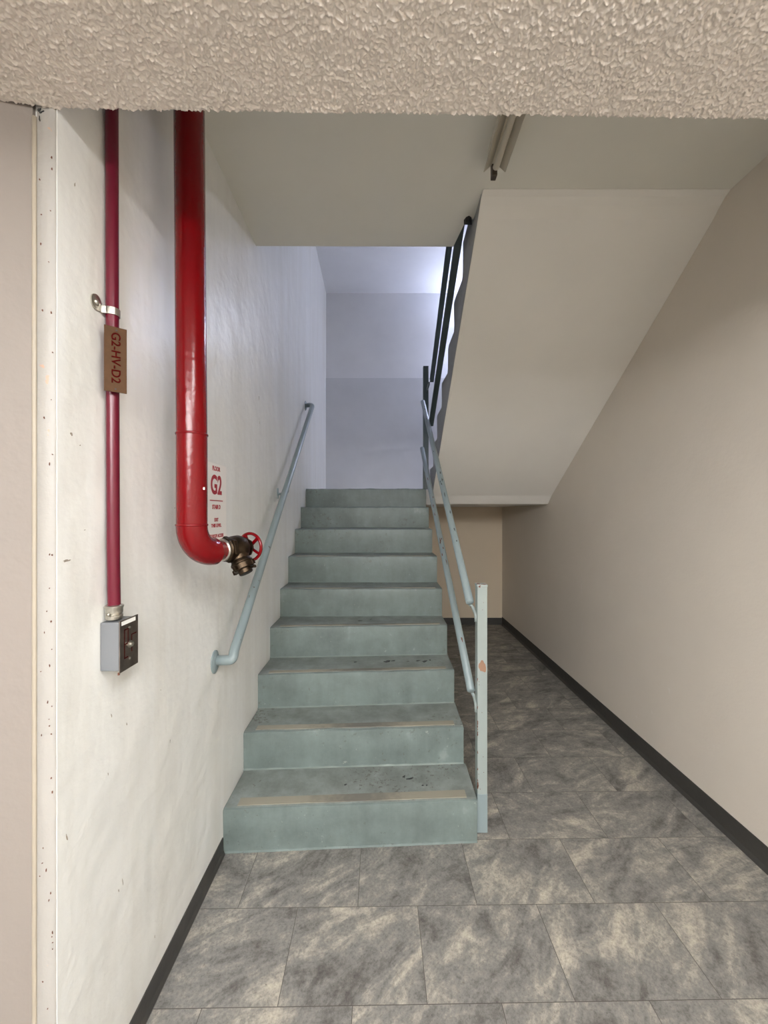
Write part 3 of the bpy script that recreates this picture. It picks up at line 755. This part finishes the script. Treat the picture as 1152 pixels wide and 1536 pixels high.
at(tg)
# box
jb = tag(empty('junction_box', (-.713, 1.035, 1.104)), 'small grey steel electrical box on the left wall below the thin conduit', 'box')
bm = bmesh.new(); box(bm, -.7125, -.664, 1.001, 1.069, 1.104, 1.226, .003)
obj('body', bm, M['box'], jb)
bm = bmesh.new(); box(bm, -.6635, -.6605, .998, 1.072, 1.100, 1.230, .0012)
cv = obj('cover_plate', bm, M['plate'], jb)
bm = bmesh.new(); box(bm, -.6609, -.6600, 1.004, 1.060, 1.217, 1.227, .0002); obj('paper_label', bm, M['white'], cv)
bm = bmesh.new(); lathe(bm, (-.6605, 1.036, 1.162), (1, 0, 0), [(0, .009), (.003, .009), (.004, .006), (.008, .006), (.009, .004)], 18)
obj('key_switch', bm, M['steel'], cv, smooth=True, angle=30)
for z in (1.205, 1.125):
    bm = bmesh.new(); lathe(bm, (-.6606, 1.036, z), (1, 0, 0), [(0, .003), (.0015, .003)], 12)
    obj('screw', bm, M['steel'], cv)
bm = bmesh.new(); MC = Matrix((Vector((0, 1, 0)), up3, Vector((1, 0, 0)))).transposed()
for (y0, y1, z0, z1) in ((1.014, 1.017, 1.13, 1.205), (1.014, 1.03, 1.202, 1.205), (1.014, 1.03, 1.165, 1.168), (1.014, 1.03, 1.13, 1.133), (1.028, 1.031, 1.168, 1.205), (1.043, 1.046, 1.14, 1.185), (1.043, 1.064, 1.183, 1.186)):
    box(bm, -.6607, -.6602, y0, y1, z0, z1)
obj('scribble', bm, M['markred'], cv)['label'] = 'faded dark red marker scribble'
bm = bmesh.new(); tube(bm, [(-.664, .999, 1.102), (-.664, .999, 1.096)], .0025, 8); obj('screw', bm, M['rust'], jb)
at(jb)

# ------------------------------------------------------------------ floor sign on the left wall
sg = tag(empty('floor_sign', (-.713, 1.689, 1.53)), 'white stair sign with red FLOOR G2 lettering behind the red standpipe', 'sign')
bm = bmesh.new(); box(bm, -.7125, -.7105, 1.585, 1.794, 1.335, 1.709, .0006)
obj('panel', bm, M['sign'], sg)
MS = Matrix((Vector((0, 1, 0)), up3, Vector((1, 0, 0)))).transposed()
def st(body, z, h, wd, bold=.045): text_mesh(body, h, MS, (-.7102, 1.689, z), M['signred'], 'lettering', sg, width=wd, bold=bold, depth=.0003)
st('FLOOR', 1.688, .0195, .078); st('G2', 1.620, .083, .110, .03)
bm = bmesh.new(); box(bm, -.7106, -.7100, 1.625, 1.755, 1.5515, 1.5555); obj('rule', bm, M['signred'], sg)
st('STAIR D', 1.527, .0185, .082); st('EXIT', 1.473, .0155, .040); st('THIS LEVEL', 1.449, .0155, .102); st('NO ROOF ACCESS', 1.405, .0155, .145)
at(sg)

# ------------------------------------------------------------------ strip light fixed to the stair ceiling (switched off)
fx = tag(empty('ceiling_light', (.455, 1.2, 3.0)), 'unlit slim fluorescent batten on the stairwell ceiling at the top of the frame', 'lamp')
bm = bmesh.new(); box(bm, .425, .487, .90, 1.655, 2.945, 2.9995, .003); obj('housing', bm, M['fixture'], fx)
for s in (-1, 1):
    bm = bmesh.new(); c = .456
    pts = [(c+s*.012, 2.945), (c+s*.044, 2.915), (c+s*.046, 2.917), (c+s*.016, 2.948)]
    a = [bm.verts.new((x, .90, z)) for x, z in pts]; b = [bm.verts.new((x, 1.66, z)) for x, z in pts]
    bm.faces.new(a); bm.faces.new(b[::-1])
    for i in range(4): bm.faces.new((a[i], b[i], b[(i+1) % 4], a[(i+1) % 4]))
    obj('reflector', bm, M['reflector'], fx)
bm = bmesh.new(); tube(bm, [(.456, .93, 2.918), (.456, 1.64, 2.918)], .013, 20); obj('tube', bm, M['reflector'], fx, smooth=True, angle=50)['label'] = 'dusty unlit tube'
bm = bmesh.new(); box(bm, .445, .467, 1.655, 1.685, 2.90, 2.96, .003); box(bm, .450, .462, 1.68, 1.70, 2.93, 2.9995, .002); obj('lamp_holder', bm, M['plate'], fx)
at(fx)

# ------------------------------------------------------------------ lamps that light the place
# foyer lamp on the textured ceiling, above the camera
fl = tag(empty('ceiling_light', (.25, .05, FCEIL)), 'lit flat rectangular lamp on the foyer ceiling above the viewer', 'lamp')
LX, LY = .35, 0
FILL_M = emis('added_fill_diffuser', FOYER_COL, FAR_FILL)
bm = bmesh.new(); box(bm, LX-.17, LX+.17, LY-.36, LY+.36, FCEIL-.015, FCEIL, .003); obj('housing', bm, M['fixture'], fl)
bm = bmesh.new(); box(bm, LX-.15, LX+.15, LY-.35, LY+.35, FCEIL-.045, FCEIL-.015, .008); obj('diffuser', bm, emis('lit_foyer_diffuser', FOYER_COL, FOYER_LAMP), fl)
at(fl)
for LY_ in (-1.2, -2.6, -4.2):  # wide lamps added out of view to fill the dim stairwell with light
    f2 = tag(empty('ceiling_light', (-.6, LY_, FCEIL)), 'added unseen fill lamp behind the viewer, %s' % {-1.2: 'nearest the stairs', -2.6: 'middle of three', -4.2: 'farthest from the stairs'}[LY_], 'lamp', 'added fill lamps')
    bm = bmesh.new(); box(bm, -1.25, .65, LY_-.17, LY_+.17, FCEIL-.02, FCEIL, .003); obj('housing', bm, M['fixture'], f2)
    bm = bmesh.new(); box(bm, -1.22, .62, LY_-.15, LY_+.15, FCEIL-.065, FCEIL-.02, .012); obj('diffuser', bm, FILL_M, f2)
    at(f2)
# wall tube on the upper landing, hidden behind the upper flight
ul = tag(empty('wall_light', (1.1, BACK, 3.95)), 'lit cool white tube lamp on the upper landing wall behind the upper flight', 'lamp')
bm = bmesh.new(); box(bm, 1.06, 1.54, BACK-.19, BACK, 3.86, 3.93, .004); obj('housing', bm, M['fixture'], ul)
bm = bmesh.new(); tube(bm, [(1.08, BACK-.22, 3.895), (1.52, BACK-.22, 3.895)], .03, 16); obj('tube', bm, emis('lit_cool_tube', UPPER_COL, UPPER_LAMP), ul, smooth=True)
at(ul)
